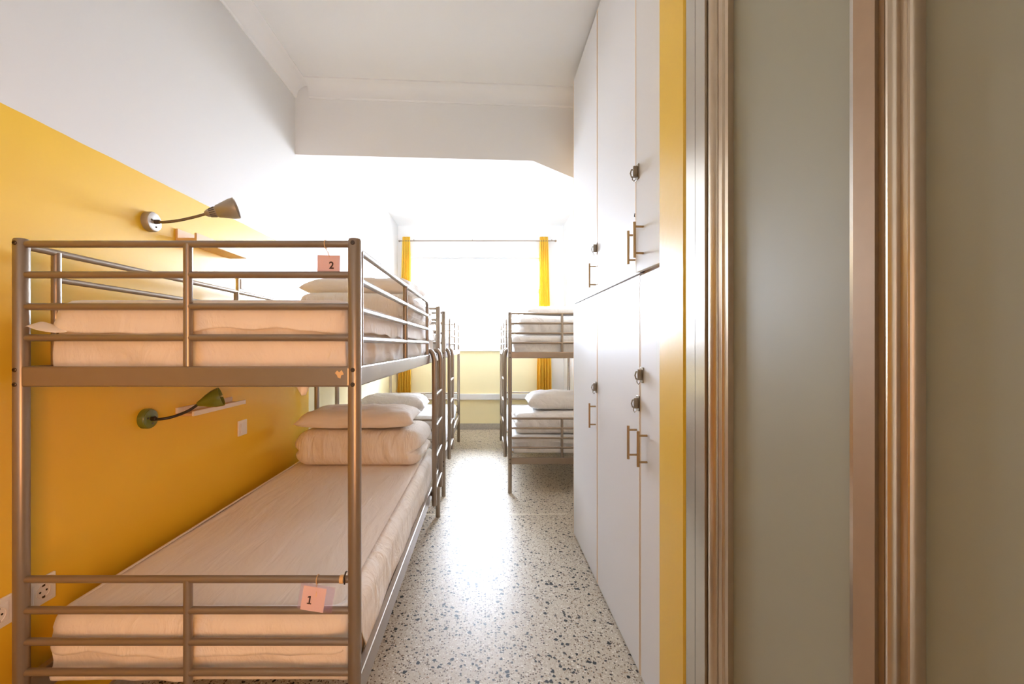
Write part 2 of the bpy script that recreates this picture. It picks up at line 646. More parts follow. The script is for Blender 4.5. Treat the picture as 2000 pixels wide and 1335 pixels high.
for x0, x1, z0, z1 in ((WX0 + 0.05, 0.44, 2.20, WZ1 - 0.05), (0.50, WX1 - 0.05, 2.20, WZ1 - 0.05),
                       (WX0 + 0.05, -0.75, WZ0 + 0.06, 2.12), (-0.66, WX1 - 0.05, WZ0 + 0.06, 2.12)):
    box('pane', x0, x1, fy0 + 0.028, fy0 + 0.034, z0, z1, 'pane', win)

# beam across the room, its right end haunched down, set slightly askew
SK = 0.105 / 1.71


def beam_y(x, y):
    return y + (x - XL) * SK


bm = bmesh.new()
poly = [(XL, HC), (XL, 2.67), (0.35, 2.67), (XR, 2.33), (XR, HC)]
a = [bm.verts.new((x, beam_y(x, 3.02), z)) for x, z in poly]
c_ = [bm.verts.new((x, beam_y(x, 3.41), z)) for x, z in poly]
for k in range(5):
    bm.faces.new((a[k], a[(k + 1) % 5], c_[(k + 1) % 5], c_[k]))
bm.faces.new(a[::-1])
bm.faces.new(c_)
struct(link_mesh('ceiling_beam', bm, 'white_wall', smooth=False, origin=(0, 3.2, 2.67)), 'white plaster beam across the ceiling')


def cove(s):
    """plaster cove section: (out from the wall, down from the ceiling)"""
    pts = [(0, 0)]
    pts += [(s, 0), (s, 0.008), (s - 0.012, 0.012)]
    for k in range(7):
        t = k / 6 * math.pi / 2
        pts.append((0.012 + (s - 0.024) * (1 - math.sin(t)), 0.012 + (s - 0.024) * (1 - math.cos(t))))
    pts += [(0.012, s - 0.01), (0.006, s - 0.004), (0.006, s), (0, s)]
    return pts


struct(prism('trim_3', [(XL + p[0], HC - p[1]) for p in cove(0.10)], YB, 3.02, 'ceiling', axis='y'), 'plaster cove along the left wall')
bm = bmesh.new()
prof = cove(0.10)
rows = []
for x in (XL + 0.10, XR):
    rows.append([bm.verts.new((x, beam_y(x, 3.02) - p[0], HC - p[1])) for p in prof])
n = len(prof)
for k in range(n):
    bm.faces.new((rows[0][k], rows[0][(k + 1) % n], rows[1][(k + 1) % n], rows[1][k]))
bm.faces.new(rows[0])
bm.faces.new(rows[1][::-1])
struct(sharp(link_mesh('trim_4', bm, 'ceiling', origin=(0, 3.0, HC)), 30), 'plaster cove along the beam')

# metal divider strip in the terrazzo
bm = bmesh.new()
vs4 = [bm.verts.new(p) for p in ((XL + 0.01, 3.245, 0.0008), (0.63, 3.265, 0.0008), (0.63, 3.279, 0.0008), (XL + 0.01, 3.259, 0.0008))]
bm.faces.new(vs4)
ex = bmesh.ops.extrude_face_region(bm, geom=bm.faces[:])
bmesh.ops.translate(bm, verts=[v for v in ex['geom'] if isinstance(v, bmesh.types.BMVert)], vec=(0, 0, -0.003))
struct(link_mesh('trim_5', bm, 'strip', smooth=False, origin=(0, 3.26, 0)), 'pale divider strip across the terrazzo floor')

# yellow pier between lockers and sliding doors
XP = 0.56
bm = bmesh.new()
add_box(bm, XP, XR, 1.185, 1.37, 0, HC, 0.012)
pier = struct(link_mesh('wall_pier', bm, 'yellow', smooth=False, origin=(0.9, 1.28, 0)), 'glossy yellow painted wall end')
box('pier_edge', XP + 0.004, XP + 0.06, 1.172, 1.185, 0, 2.5, 'yellow_edge', pier)
struct(box('wall_header', XP, XR, YB, 1.185, 2.5, HC, 'white_wall'))


def rib_profile(segs):
    """segs: list of (y0, y1, x_front, kind); returns closed polygon (x,y), back at XP+0.05"""
    pts = []
    for y0, y1, xf, kind in segs:
        if kind == 'round':
            h = abs(y1 - y0) / 2
            mid = (y0 + y1) / 2
            for k in range(9):
                t = math.pi * k / 8
                pts.append((xf + 0.012 - 0.012 * math.sin(t), mid + math.copysign(h, y0 - y1) * math.cos(t)))
        else:
            pts.append((xf, y0))
            pts.append((xf, y1))
    back = XP + 0.06
    pts.append((back, segs[-1][1]))
    pts.append((back, segs[0][0]))
    return pts


DT = 2.5
# fixed jamb of the sliding doors
jam = empty('door_frame', (XP, 1.07, 0))
struct(jam, 'ribbed aluminium frame of the sliding doors')
prism('frame_profile', rib_profile([(1.170, 1.121, 0.556, 'flat'), (1.121, 1.119, 0.566, 'flat'), (1.119, 1.071, 0.556, 'flat'), (1.071, 1.069, 0.57, 'flat')]), 0, DT, 'alu', jam)
prism('frame_profile', rib_profile([(1.068, 1.030, 0.557, 'round'), (1.030, 1.027, 0.575, 'flat')]), 0, DT, 'alu_warm', jam)
# panel nearest the pier
d1 = empty('door_1', (XP, 0.8, 0))
struct(d1, 'olive frosted glass sliding door panel in an aluminium frame')
prism('stile', rib_profile([(1.026, 1.008, 0.566, 'flat'), (1.008, 0.993, 0.560, 'round'), (0.993, 0.980, 0.563, 'flat')]), 0, DT, 'alu_warm', d1)
box('glass_panel', XP + 0.016, XP + 0.026, 0.653, 0.980, 0, DT, 'frosted', d1)
prism('stile', rib_profile([(0.653, 0.6435, 0.563, 'flat')]), 0, DT, 'alu', d1)
prism('stile', rib_profile([(0.6435, 0.622, 0.560, 'flat'), (0.622, 0.606, 0.5585, 'flat'), (0.606, 0.597, 0.564, 'flat'), (0.597, 0.5945, 0.58, 'flat')]), 0, DT, 'alu_flat', d1)
# second panel, running past the camera
d2 = empty('door_2', (XP, 0.3, 0))
struct(d2, 'darker frosted glass sliding door panel next to the camera')
prism('stile', rib_profile([(0.594, 0.588, 0.562, 'flat'), (0.588, 0.572, 0.552, 'round'), (0.572, 0.562, 0.562, 'flat'), (0.562, 0.552, 0.557, 'round')]), 0, DT, 'alu_warm', d2)
box('glass_panel', XP + 0.016, XP + 0.026, -0.25, 0.552, 0, DT, 'frosted', d2)
prism('stile', rib_profile([(-0.25, -0.27, 0.563, 'flat'), (-0.27, -0.31, 0.558, 'flat')]), 0, DT, 'alu_warm', d2)
d3 = empty('door_3', (XP, -0.8, 0))
struct(d3)
box('glass_panel', XP + 0.016, XP + 0.026, -1.25, -0.31, 0, DT, 'frosted', d3)


# ================================================================== BUNK BEDS
BW, BL = 0.923, 2.05
RT = 0.0100        # rail radius
PR = 0.0180        # post radius


def make_bunk(x0, y0, flipx, flipy, label, detail=True):
    """x0,y0: centre of the near-left post. The ladder stands at the right side, far end; flips mirror that."""
    root = empty('bunk_bed', (x0 + BW / 2, y0 + BL / 2, 0))
    tag(root, label, 'bunk bed', 'silver metal bunk beds')

    def T(x, y, z):
        return (x0 + (BW - x if flipx else x), y0 + (BL - y if flipy else y), z)

    def rail(name, p, q, r=RT, seg=12, parent=root):
        return tube(name, [T(*p), T(*q)], r, 'bed_metal', parent, seg)

    def bx(name, x_0, x_1, y_0, y_1, z_0, z_1, bevel=0.003, mat='bed_metal', parent=root):
        a, c2 = T(x_0, y_0, z_0), T(x_1, y_1, z_1)
        return box(name, min(a[0], c2[0]), max(a[0], c2[0]), min(a[1], c2[1]), max(a[1], c2[1]), z_0, z_1, mat, parent, bevel)

    for px in (0, BW):
        for py in (0, BL):
            bm = bmesh.new()
            c0 = T(px, py, 0)
            add_lathe(bm, [(0, PR * 0.9), (0.004, PR), (1.594, PR), (1.6, PR * 0.86), (1.602, PR * 0.5)], c0, (0, 0, 1), 20)
            post = sharp(link_mesh('post', bm, 'bed_metal', root), 40)
            sgn = -1 if c0[1] < y0 + BL / 2 else 1
            for z in (1.586, 1.239, 1.199, 0.302, 0.266):
                lathe('bolt', [(0, 0.0062), (0.0016, 0.0062), (0.0028, 0.0048), (0.0028, 0.0026), (0.0012, 0.0022)],
                      (c0[0], c0[1] + sgn * (PR - 0.0006), z), (0, sgn, 0), 'bolt', post, 12)
    # both ends: four rails, a spindle and a flat panel per bunk
    for py in (0, BL):
        for zs, zp in (((1.586, 1.501, 1.413, 1.327), (1.192, 1.248)), ((0.659, 0.573, 0.486, 0.402), (0.256, 0.314))):
            for z in zs:
                rail('end_rail', (PR * 0.5, py, z), (BW - PR * 0.5, py, z))
            rail('spindle', (BW / 2, py, zp[1]), (BW / 2, py, zs[0]), RT * 1.15)
            bx('end_panel', PR * 0.6, BW - PR * 0.6, py - 0.013, py + 0.013, zp[0], zp[1], 0.005)
    # side beams
    for px in (0, BW):
        bx('side_beam', px - 0.012, px + 0.012, PR * 0.6, BL - PR * 0.6, 1.192, 1.248, 0.004)
        bx('side_beam', px - 0.012, px + 0.012, PR * 0.6, BL - PR * 0.6, 0.305, 0.376, 0.004)
    # guard on the ladder side: stops short of the ladder, its end rounded down
    ge = 1.455
    pts = [T(BW, PR * 0.5, 1.576)] + [T(BW, ge - 0.05, 1.576)]
    for k in range(1, 6):
        t = k / 5 * math.pi / 2
        pts.append(T(BW, ge - 0.05 + 0.05 * math.sin(t), 1.526 + 0.05 * math.cos(t)))
    pts.append(T(BW, ge, 1.248))
    tube('guard_rail', pts, RT, 'bed_metal', root)
    for z in (1.491, 1.407, 1.323):
        rail('guard_rail', (BW, 0.045, z), (BW, ge, z))
    rail('guard_post', (BW, 0.045, 1.248), (BW, 0.045, 1.576), RT * 1.1)
    rail('guard_post', (BW, 0.74, 1.248), (BW, 0.74, 1.576), RT * 1.1)
    # guard on the wall side
    pts = [T(0, PR * 0.5, 1.582), T(0, BL - PR * 0.5, 1.582)]
    tube('guard_rail', pts, RT, 'bed_metal', root)
    for z in (1.502, 1.413):
        rail('guard_rail', (0, 0.095, z), (0, BL - 0.095, z), RT * 0.9)
    for y in (0.095, 1.01, BL - 0.095):
        rail('guard_post', (0, y, 1.248), (0, y, 1.582), RT * 1.2)
    # slats
    for k in range(11):
        y = 0.14 + k * 0.177
        bx('slat', 0.014, BW - 0.014, y - 0.03, y + 0.03, 1.210, 1.222, 0, 'slat_wood')
        bx('slat', 0.014, BW - 0.014, y - 0.03, y + 0.03, 0.330, 0.342, 0, 'slat_wood')
    # ladder hooked over the side beam
    lx = BW + 0.036
    for y in (1.53, 1.90):
        pts = [T(BW - 0.016, y, 1.228), T(BW - 0.014, y, 1.252), T(BW - 0.002, y, 1.268), T(BW + 0.014, y, 1.268),
               T(BW + 0.028, y, 1.250), T(lx, y, 1.21), T(lx, y, 0.285), T(lx, y, 0.280)]
        tube('ladder_leg', pts, [0.013, 0.015, 0.016, 0.0165, 0.0165, 0.0165, 0.0165, 0.012], 'bed_metal', root, 14)
    for z in (0.985, 0.785, 0.585, 0.385):
        bx('ladder_rung', lx - 0.012, lx + 0.014, 1.53 + 0.008, 1.90 - 0.008, z - 0.008, z + 0.008, 0.005)
    bx('ladder_hook', BW + 0.010, BW + 0.030, 1.525, 1.555, 0.345, 0.372, 0.004, 'bolt')
    return root


B1X, B1Y = -1.285, 1.17
B2X, B2Y = -1.285, 3.66
B3X, B3Y = 0.217, 3.74
bed1 = make_bunk(B1X, B1Y, False, False, 'nearest silver metal bunk bed, tags 1 and 2 hanging on its end rails')
bed2 = make_bunk(B2X, B2Y, False, True, 'silver metal bunk bed behind the nearest one, along the left wall')
bed3 = make_bunk(B3X, B3Y, True, True, 'silver metal bunk bed on the right, half hidden by the white lockers')

# chipped paint on the near end panel
bm = bmesh.new()
pts = [(-0.012, 0.004), (-0.006, 0.011), (0.0, 0.006), (0.006, 0.012), (0.010, 0.006), (0.012, 0.0), (0.005, -0.002), (0.003, -0.011), (-0.004, -0.008), (-0.007, -0.001)]
add_prism(bm, [(-0.400 + p[0], 1.226 + p[1]) for p in pts], B1Y - 0.0137, B1Y - 0.0128, 'y')
link_mesh('paint_chip', bm, 'chip', bed1, smooth=False)


# ================================================================== BEDDING
def make_mattress(x0, x1, y0, y1, z0, z1, seed, label, hem=None, mat='sheet', flap=True, front_y=-1):
    """soft mattress in a fitted sheet; a loose sheet edge hangs round it as a separate part"""
    cx, cy, cz = (x0 + x1) / 2, (y0 + y1) / 2, (z0 + z1) / 2
    hx, hy, hz = (x1 - x0) / 2, (y1 - y0) / 2, (z1 - z0) / 2

    def fn(u, v, w):
        p, n_ = rounded(u, v, w, hx, hy, hz, 0.055 if w > 0 else 0.018)
        q = p * 1.0
        # long soft creases on the top, folds on the sides
        if w > 0.99:
            amp = 0.004 * noise.noise(Vector((q.x * 9 + q.y * 1.5, q.y * 1.4, seed)))
            amp += 0.006 * noise.noise(Vector((q.x * 2, q.y * 1.5, seed + 9)))
            q.z += amp
        else:
            s = 0.017 * noise.noise(Vector((q.x * 6 + q.z * 7, q.y * 5 + q.z * 5, q.z * 9 + seed))) + 0.011 * noise.noise(Vector((q.x * 15 - q.z * 14, q.y * 11, q.z * 8 + seed)))
            d = Vector((n_.x, n_.y, 0))
            q += d * (s - 0.008)
        return q + Vector((cx, cy, cz))
    bm = soft_box_bm(80, 100, 14, fn)
    mt = link_mesh('mattress', bm, mat, origin=(cx, cy, z0))
    tag(mt, label, 'mattress')
    if flap:
        # skirt of loose sheet running round the mattress
        bm = bmesh.new()
        per = []
        r = 0.07
        ex0, ex1, ey0, ey1 = x0, x1, y0, y1
        corners = [(ex1 - r, ey0 + r, -math.pi / 2), (ex1 - r, ey1 - r, 0), (ex0 + r, ey1 - r, math.pi / 2), (ex0 + r, ey0 + r, math.pi)]
        for ci, (ccx, ccy, a0) in enumerate(corners):
            for k in range(7):
                t = a0 + k / 6 * math.pi / 2
                per.append((ccx + r * math.cos(t), ccy + r * math.sin(t), math.cos(t), math.sin(t)))
            nx_, ny_, na = corners[(ci + 1) % 4]
            sx_, sy_ = per[-1][0], per[-1][1]
            tx_, ty_ = nx_ + r * math.cos(na), ny_ + r * math.sin(na)
            m_ = 22 if ci in (1, 3) else 40
            for k in range(1, m_):
                t = k / m_
                per.append((sx_ + (tx_ - sx_) * t, sy_ + (ty_ - sy_) * t, math.cos(na), math.sin(na)))
        rows = []
        NV = 12
        for i, (px, py, dx, dy) in enumerate(per):
            row = []
            hz_ = hem(px, py)
            ns = noise.noise(Vector((px * 7, py * 7, seed + 3)))
            n2 = noise.noise(Vector((px * 17, py * 17, seed + 5)))
            for k in range(NV + 1):
                t = k / NV
                if t < 0.35:
                    a_ = t / 0.35 * math.pi / 2
                    out_ = -0.05 * (1 - math.sin(a_)) + 0.008
                    z = z1 + 0.003 - 0.05 * (1 - math.cos(a_))
                else:
                    s_ = (t - 0.35) / 0.65
                    z = (z1 - 0.047) + (hz_ - (z1 - 0.047)) * s_
                    out_ = 0.006 + 0.007 * s_ * (0.6 + ns) + 0.005 * s_ * s_ * n2 + 0.006 * math.sin(s_ * 3.1) * noise.noise(Vector((px * 11 + z * 22, py * 11 + z * 14, seed + 8)))
                row.append(bm.verts.new((px + dx * out_, py + dy * out_, z)))
            rows.append(row)
        n_ = len(rows)
        for i in range(n_):
            a, c2 = rows[i], rows[(i + 1) % n_]
            for k in range(NV):
                bm.faces.new((a[k], c2[k], c2[k + 1], a[k + 1]))
        so = link_mesh('sheet_edge', bm, 'sheet_drape' if mat == 'sheet' else mat, mt)
        md = so.modifiers.new('thickness', 'SOLIDIFY')
        md.thickness = 0.0015
    return mt


def hem_a(x, y):
    return 1.342 + 0.018 * noise.noise(Vector((x * 5.2, y * 3, 1.7))) + 0.010 * noise.noise(Vector((x * 13, y * 9, 4.1)))


def hem_b(x, y):
    if x > -0.42 and y > B1Y + 0.12:
        return 0.366 + 0.006 * noise.noise(Vector((x * 5, y * 6, 1)))
    return 0.432 + 0.020 * noise.noise(Vector((x * 4.7, y * 3, 8.7))) + 0.012 * noise.noise(Vector((x * 12, y * 8, 2.1)))


MX0, MX1 = B1X + 0.026, B1X + BW - 0.026
m_up1 = make_mattress(MX0 + 0.01, MX1, B1Y + 0.03, B1Y + BL - 0.03, 1.222, 1.436, 1.0, 'upper bunk mattress in a cream sheet, on the nearest bunk bed', hem_a)
m_lo1 = make_mattress(MX0, MX1 + 0.006, B1Y + 0.03, B1Y + BL - 0.03, 0.342, 0.540, 2.0, 'lower bunk mattress in a creased cream sheet, on the nearest bunk bed', hem_b)
# a sheet corner pulled out at the upper left and one hanging under the panel
bm = bmesh.new()
P = [(-1.276, B1Y - 0.006, 1.350), (-1.262, B1Y - 0.014, 1.362), (-1.247, B1Y - 0.016, 1.353), (-1.215, B1Y - 0.012, 1.343), (-1.17, B1Y + 0.012, 1.338)]
Q = [(-1.266, B1Y + 0.02, 1.372), (-1.25, B1Y + 0.025, 1.376), (-1.236, B1Y + 0.03, 1.37), (-1.21, B1Y + 0.03, 1.362), (-1.17, B1Y + 0.03, 1.356)]
ra = [bm.verts.new(p) for p in P]
rb = [bm.verts.new(p) for p in Q]
for k in range(4):
    bm.faces.new((ra[k], ra[k + 1], rb[k + 1], rb[k]))
o = link_mesh('sheet_corner', bm, 'sheet_drape', m_up1)
o.modifiers.new('thickness', 'SOLIDIFY').thickness = 0.002
o.modifiers.new('smooth', 'SUBSURF').levels = 2
bm = bmesh.new()
grid = []
for i in range(7):
    u = i / 6
    row = []
    for k in range(7):
        v = k / 6
        x = -0.525 + (u - 0.5) * 0.052 * (1 - 0.75 * v * v) + 0.006 * v
        row.append(bm.verts.new((x, B1Y + 0.030 + 0.006 * math.sin(u * 6 + v * 2), 1.226 - 0.062 * v)))
    grid.append(row)
for i in range(6):
    for k in range(6):
        bm.faces.new((grid[i][k], grid[i + 1][k], grid[i + 1][k + 1], grid[i][k + 1]))
o = link_mesh('sheet_corner', bm, 'sheet_drape', m_up1)
o.modifiers.new('thickness', 'SOLIDIFY').thickness = 0.002


def make_pillow(cx, cy, z0, w, d, h, rotz, tilt, seed, label, mat='pillow'):
    R = Matrix.Rotation(rotz, 3, 'Z') @ Matrix.Rotation(tilt, 3, 'X')
    nx, ny = 36, 26
    bm = bmesh.new()
    top, bot = {}, {}
    for i in range(nx + 1):
        for j in range(ny + 1):
            u, v = 2 * i / nx - 1, 2 * j / ny - 1
            prof = max(0.0, (1 - abs(u) ** 5)) ** 0.34 * max(0.0, (1 - abs(v) ** 3.2)) ** 0.45
            pin = 1 - 0.07 * (1 - v * v) * abs(u) ** 4
            pin2 = 1 - 0.06 * (1 - u * u) * abs(v) ** 4
            x = w / 2 * u * pin
            y = d / 2 * v * pin2
            wr = 0.012 * noise.noise(Vector((u * 2.2, v * 2.2, seed))) + 0.007 * noise.noise(Vector((u * 6, v * 4, seed + 4)))
            zt = h * 0.62 * prof + wr * prof
            zb = -h * 0.38 * prof + 0.3 * wr * prof
            edge = 0.004 * noise.noise(Vector((u * 9, v * 9, seed + 7)))
            border = i in (0, nx) or j in (0, ny)
            if border:
                y += edge
            base = Vector((cx, cy, z0 + h * 0.36))
            pt = base + R @ Vector((x, y, zt))
            top[i, j] = bm.verts.new(pt)
            if border:
                bot[i, j] = top[i, j]
            else:
                pb = base + R @ Vector((x, y, zb))
                bot[i, j] = bm.verts.new(pb)
    for i in range(nx):
        for j in range(ny):
            bm.faces.new((top[i, j], top[i + 1, j], top[i + 1, j + 1], top[i, j + 1]))
            q = (bot[i, j], bot[i, j + 1], bot[i + 1, j + 1], bot[i + 1, j])
            if len(set(q)) == 4:
                try:
                    bm.faces.new(q)
                except ValueError:
                    pass
    o = link_mesh('pillow', bm, mat, origin=(cx, cy, z0))
    return tag(o, label, 'pillow', 'pillows on the bunks')


def make_duvet(x0, x1, y0, y1, z0, z1, seed, label, mat='duvet', layers=(0.42,), r=0.07, rotz=0.0):
    cx, cy, cz = (x0 + x1) / 2, (y0 + y1) / 2, (z0 + z1) / 2
    hx, hy, hz = (x1 - x0) / 2, (y1 - y0) / 2, (z1 - z0) / 2
    r = min(r, hz * 0.92)
    R = Matrix.Rotation(rotz, 3, 'Z')

    def fn(u, v, w):
        p, n_ = rounded(u, v, w, hx, hy, hz, r)
        q = p * 1.0
        side = 1 - abs(w) ** 3
        puff = 0.010 * noise.noise(Vector((q.x * 4, q.y * 4, q.z * 6 + seed)))
        wr = 0.010 * noise.noise(Vector((q.x * 17 + q.z * 6, q.y * 15, q.z * 3 + seed))) * side
        q += n_ * (puff + wr) if w > -0.9 else Vector((0, 0, 0))
        # the folds that show at both ends
        zz = (q.z + hz) / (2 * hz)
        for L in layers:
            lv = L + 0.05 * noise.noise(Vector((q.y * 5, q.x * 2, seed + 2)))
            g = math.exp(-((zz - lv) / 0.07) ** 2)
            e = max(0.0, abs(u) - 0.72) / 0.28
            q.x -= math.copysign(g * e * (0.05 if u > 0 else 0.02), u)
            if v > 0.5:
                q.y -= g * 0.03
        if w > 0:
            q.z += 0.012 * noise.noise(Vector((q.x * 3, q.y * 3, seed + 11))) * (1 - abs(u) ** 2)
        return R @ q + Vector((cx, cy, cz))
    bm = soft_box_bm(64, 30, 24, fn)
    o = link_mesh('folded_duvet', bm, mat, origin=(cx, cy, z0))
    return tag(o, label, 'duvet', 'folded duvets on the bunks')


# nearest bunk, lower: duvet at the far end with a pillow on it
make_duvet(-1.215, -0.395, 2.63, 3.14, 0.541, 0.762, 3.0, 'thick folded cream duvet on the lower bunk of the nearest bed', layers=(0.45,), r=0.09)
make_pillow(-0.83, 2.86, 0.772, 0.74, 0.46, 0.125, 0.05, 0.0, 5.0, 'cream pillow lying on the lower folded duvet of the nearest bed')
# nearest bunk, upper
make_duvet(-0.97, -0.375, 2.14, 3.12, 1.437, 1.575, 6.0, 'folded cream duvet on the upper bunk of the nearest bed', layers=(0.5,), r=0.06, rotz=0.02)
make_pillow(-0.70, 2.52, 1.586, 0.62, 0.46, 0.11, -0.06, 0.02, 7.0, 'cream pillow on top of the upper bunk of the nearest bed')

# second bunk on the left
make_mattress(B2X + 0.026, B2X + BW - 0.026, B2Y + 0.03, B2Y + BL - 0.03, 1.222, 1.40, 11.0, 'upper bunk mattress of the bed behind the nearest bunk', lambda x, y: 1.33 + 0.02 * noise.noise(Vector((x * 5, y * 3, 2))), 'white_bedding')
make_mattress(B2X + 0.026, B2X + BW - 0.026, B2Y + 0.03, B2Y + BL - 0.03, 0.342, 0.52, 12.0, 'lower bunk mattress of the bed behind the nearest bunk', lambda x, y: 0.43 + 0.02 * noise.noise(Vector((x * 5, y * 3, 3))), 'white_bedding')
make_duvet(-1.20, -0.42, B2Y + 0.07, B2Y + 0.62, 0.521, 0.675, 13.0, 'folded white duvet behind the end rails of the second left bunk', 'white_bedding', (0.35, 0.66), 0.06)
make_pillow(-0.86, B2Y + 0.33, 0.686, 0.62, 0.42, 0.165, 0.03, 0.0, 14.0, 'plump white pillow on the lower bunk of the second left bed', 'white_bedding')

# bunk on the right
make_mattress(B3X + 0.026, B3X + BW - 0.026, B3Y + 0.03, B3Y + BL - 0.03, 1.222, 1.39, 21.0, 'upper bunk mattress of the right bunk bed', lambda x, y: 1.335 + 0.035 * noise.noise(Vector((x * 3.1, y * 3, 5))), 'white_bedding')
make_mattress(B3X + 0.026, B3X + BW - 0.026, B3Y + 0.03, B3Y + BL - 0.03, 0.342, 0.50, 22.0, 'lower bunk mattress of the right bunk bed', lambda x, y: 0.44 + 0.03 * noise.noise(Vector((x * 3.3, y * 3, 6))), 'white_bedding')
make_duvet(0.30, 1.08, B3Y + 0.07, B3Y + 0.66, 1.391, 1.575, 23.0, 'folded white duvet on the upper right bunk, behind its rails', 'white_bedding', (0.45,), 0.07)
make_pillow(0.70, B3Y + 0.36, 1.585, 0.64, 0.42, 0.095, 0.03, 0.0, 24.0, 'flat white pillow on top of the upper right bunk', 'white_bedding')
make_duvet(0.27, 1.09, B3Y + 0.06, B3Y + 0.62, 0.501, 0.695, 25.0, 'folded white duvet on the lower right bunk, behind its rails', 'white_bedding', (0.30, 0.62), 0.06)
make_pillow(0.75, B3Y + 0.33, 0.708, 0.72, 0.44, 0.165, -0.03, 0.0, 26.0, 'plump white pillow on the lower right bunk', 'white_bedding')


# ================================================================== NUMBER TAGS
def text_mesh(ch, size, parent, loc, rot, mat):
    cu = bpy.data.curves.new('numeral_curve', 'FONT')
    cu.body = ch
    cu.size = size
    cu.align_x = 'CENTER'
    cu.align_y = 'CENTER'
    cu.extrude = 0.0002
    cu.offset = size * 0.02
    tmp = bpy.data.objects.new('numeral_tmp', cu)
    COL.objects.link(tmp)
    dg = bpy.context.evaluated_depsgraph_get()
    me = bpy.data.meshes.new_from_object(tmp.evaluated_get(dg))
    bpy.data.objects.remove(tmp)
    o = bpy.data.objects.new('numeral', me)
    me.materials.clear()
    me.materials.append(M[mat])
    COL.objects.link(o)
    o.parent = parent
    o.location = loc
    o.rotation_euler = rot
    return o


def make_tag(cx, y, ztop, roll, num, card_rect, sleeve_rect, num_at, size, label, zrail, xr):
    """sleeve and card hang from the rail; local x,z in the tag's own plane"""
    root = empty('bed_number_tag', (cx, y, ztop))
    root.rotation_euler = (0, roll, 0)
    tag(root, label, 'tag')

    def lbox(name, x0, x1, y0, y1, z0, z1, mat):
        bm = bmesh.new()
        add_box(bm, x0, x1, y0, y1, z0, z1)
        me = bpy.data.meshes.new(name)
        bmesh.ops.recalc_face_normals(bm, faces=bm.faces)
        bm.to_mesh(me)
        bm.free()
        me.materials.append(M[mat])
        o = bpy.data.objects.new(name, me)
        COL.objects.link(o)
        o.parent = root
        return o
    a = card_rect
    lbox('card', a[0], a[1], -0.0006, 0.0006, a[2], a[3], 'card')
    s = sleeve_rect
    lbox('sleeve', s[0], s[1], -0.0016, -0.0013, s[2], s[3], 'sleeve')
    lbox('sleeve', s[0], s[1], 0.0013, 0.0016, s[2], s[3], 'sleeve')
    if num == '1':
        bm = bmesh.new()
        q = size / 10
        add_prism(bm, [(num_at[0] + a_ * q, num_at[1] + c_ * q) for a_, c_ in
                       ((-1.9, -3.6), (1.9, -3.6), (1.9, -2.7), (0.7, -2.7), (0.7, 3.6), (-0.4, 3.6), (-1.9, 2.7), (-1.9, 1.7), (-0.5, 2.3), (-0.5, -2.7), (-1.9, -2.7))],
                  -0.0024, -0.0020, 'y')
        me = bpy.data.meshes.new('numeral')
        bmesh.ops.recalc_face_normals(bm, faces=bm.faces)
        bm.to_mesh(me)
        bm.free()
        me.materials.append(M['ink'])
        no = bpy.data.objects.new('numeral', me)
        COL.objects.link(no)
        no.parent = root
    else:
        text_mesh(num, size, root, (num_at[0], -0.0022, num_at[1]), (math.pi / 2, 0, 0), 'ink')
    # string: a loop round the rail and a tail down to the sleeve
    Rm = Matrix.Rotation(-roll, 3, 'Y')
    bm = bmesh.new()
    pts = []
    for k in range(17):
        t = 2 * math.pi * k / 16
        pts.append(Rm @ (Vector((xr, B1Y + 0.0118 * math.cos(t), zrail + 0.0118 * math.sin(t))) - Vector((cx, y, ztop))))
    add_tube(bm, pts, 0.0011, 6)
    lo = Vector((0.004, -0.0025, -0.008 if num == '2' else -0.030))
    s0 = Rm @ (Vector((xr, B1Y - 0.008, zrail - 0.009)) - Vector((cx, y, ztop)))
    add_tube(bm, [s0, (s0 + lo) / 2 + Vector((0.002, -0.001, 0)), lo], 0.0011, 6)
    me = bpy.data.meshes.new('string')
    bm.to_mesh(me)
    bm.free()
    me.materials.append(M['string'])
    o = bpy.data.objects.new('string', me)
    COL.objects.link(o)
    o.parent = root
    return root


make_tag(-0.440, B1Y + 0.014, 1.562, 0.02, '2', (-0.030, 0.033, -0.066, -0.004), (-0.046, 0.050, -0.070, 0.006), (0.010, -0.033), 0.028,
         'pink card numbered 2 hanging from the upper end rail', 1.586, -0.442)
make_tag(-0.462, B1Y - 0.0135, 0.650, 0.16, '1', (-0.034, 0.029, -0.072, -0.006), (-0.043, 0.052, -0.071, 0.001), (-0.012, -0.042), 0.031,
         'tilted pink card numbered 1 hanging from the lower end rail', 0.659, -0.464)
# masking tape and a small black hook on the lower rail by the post
lathe('rail_tape', [(0, 0.0112), (0.010, 0.0112)], (-0.402, B1Y, 0.659), (1, 0, 0), 'tape', bed1, 16)
tube('rail_clip', [(-0.386, B1Y - 0.013, 0.652), (-0.386, B1Y - 0.014, 0.672), (-0.383, B1Y - 0.010, 0.684), (-0.383, B1Y - 0.004, 0.682)], 0.0022, 'lamp_black', bed1, 8)

# ================================================================== LOCKERS
XF = 0.609      # door face plane
ZT = 3.135


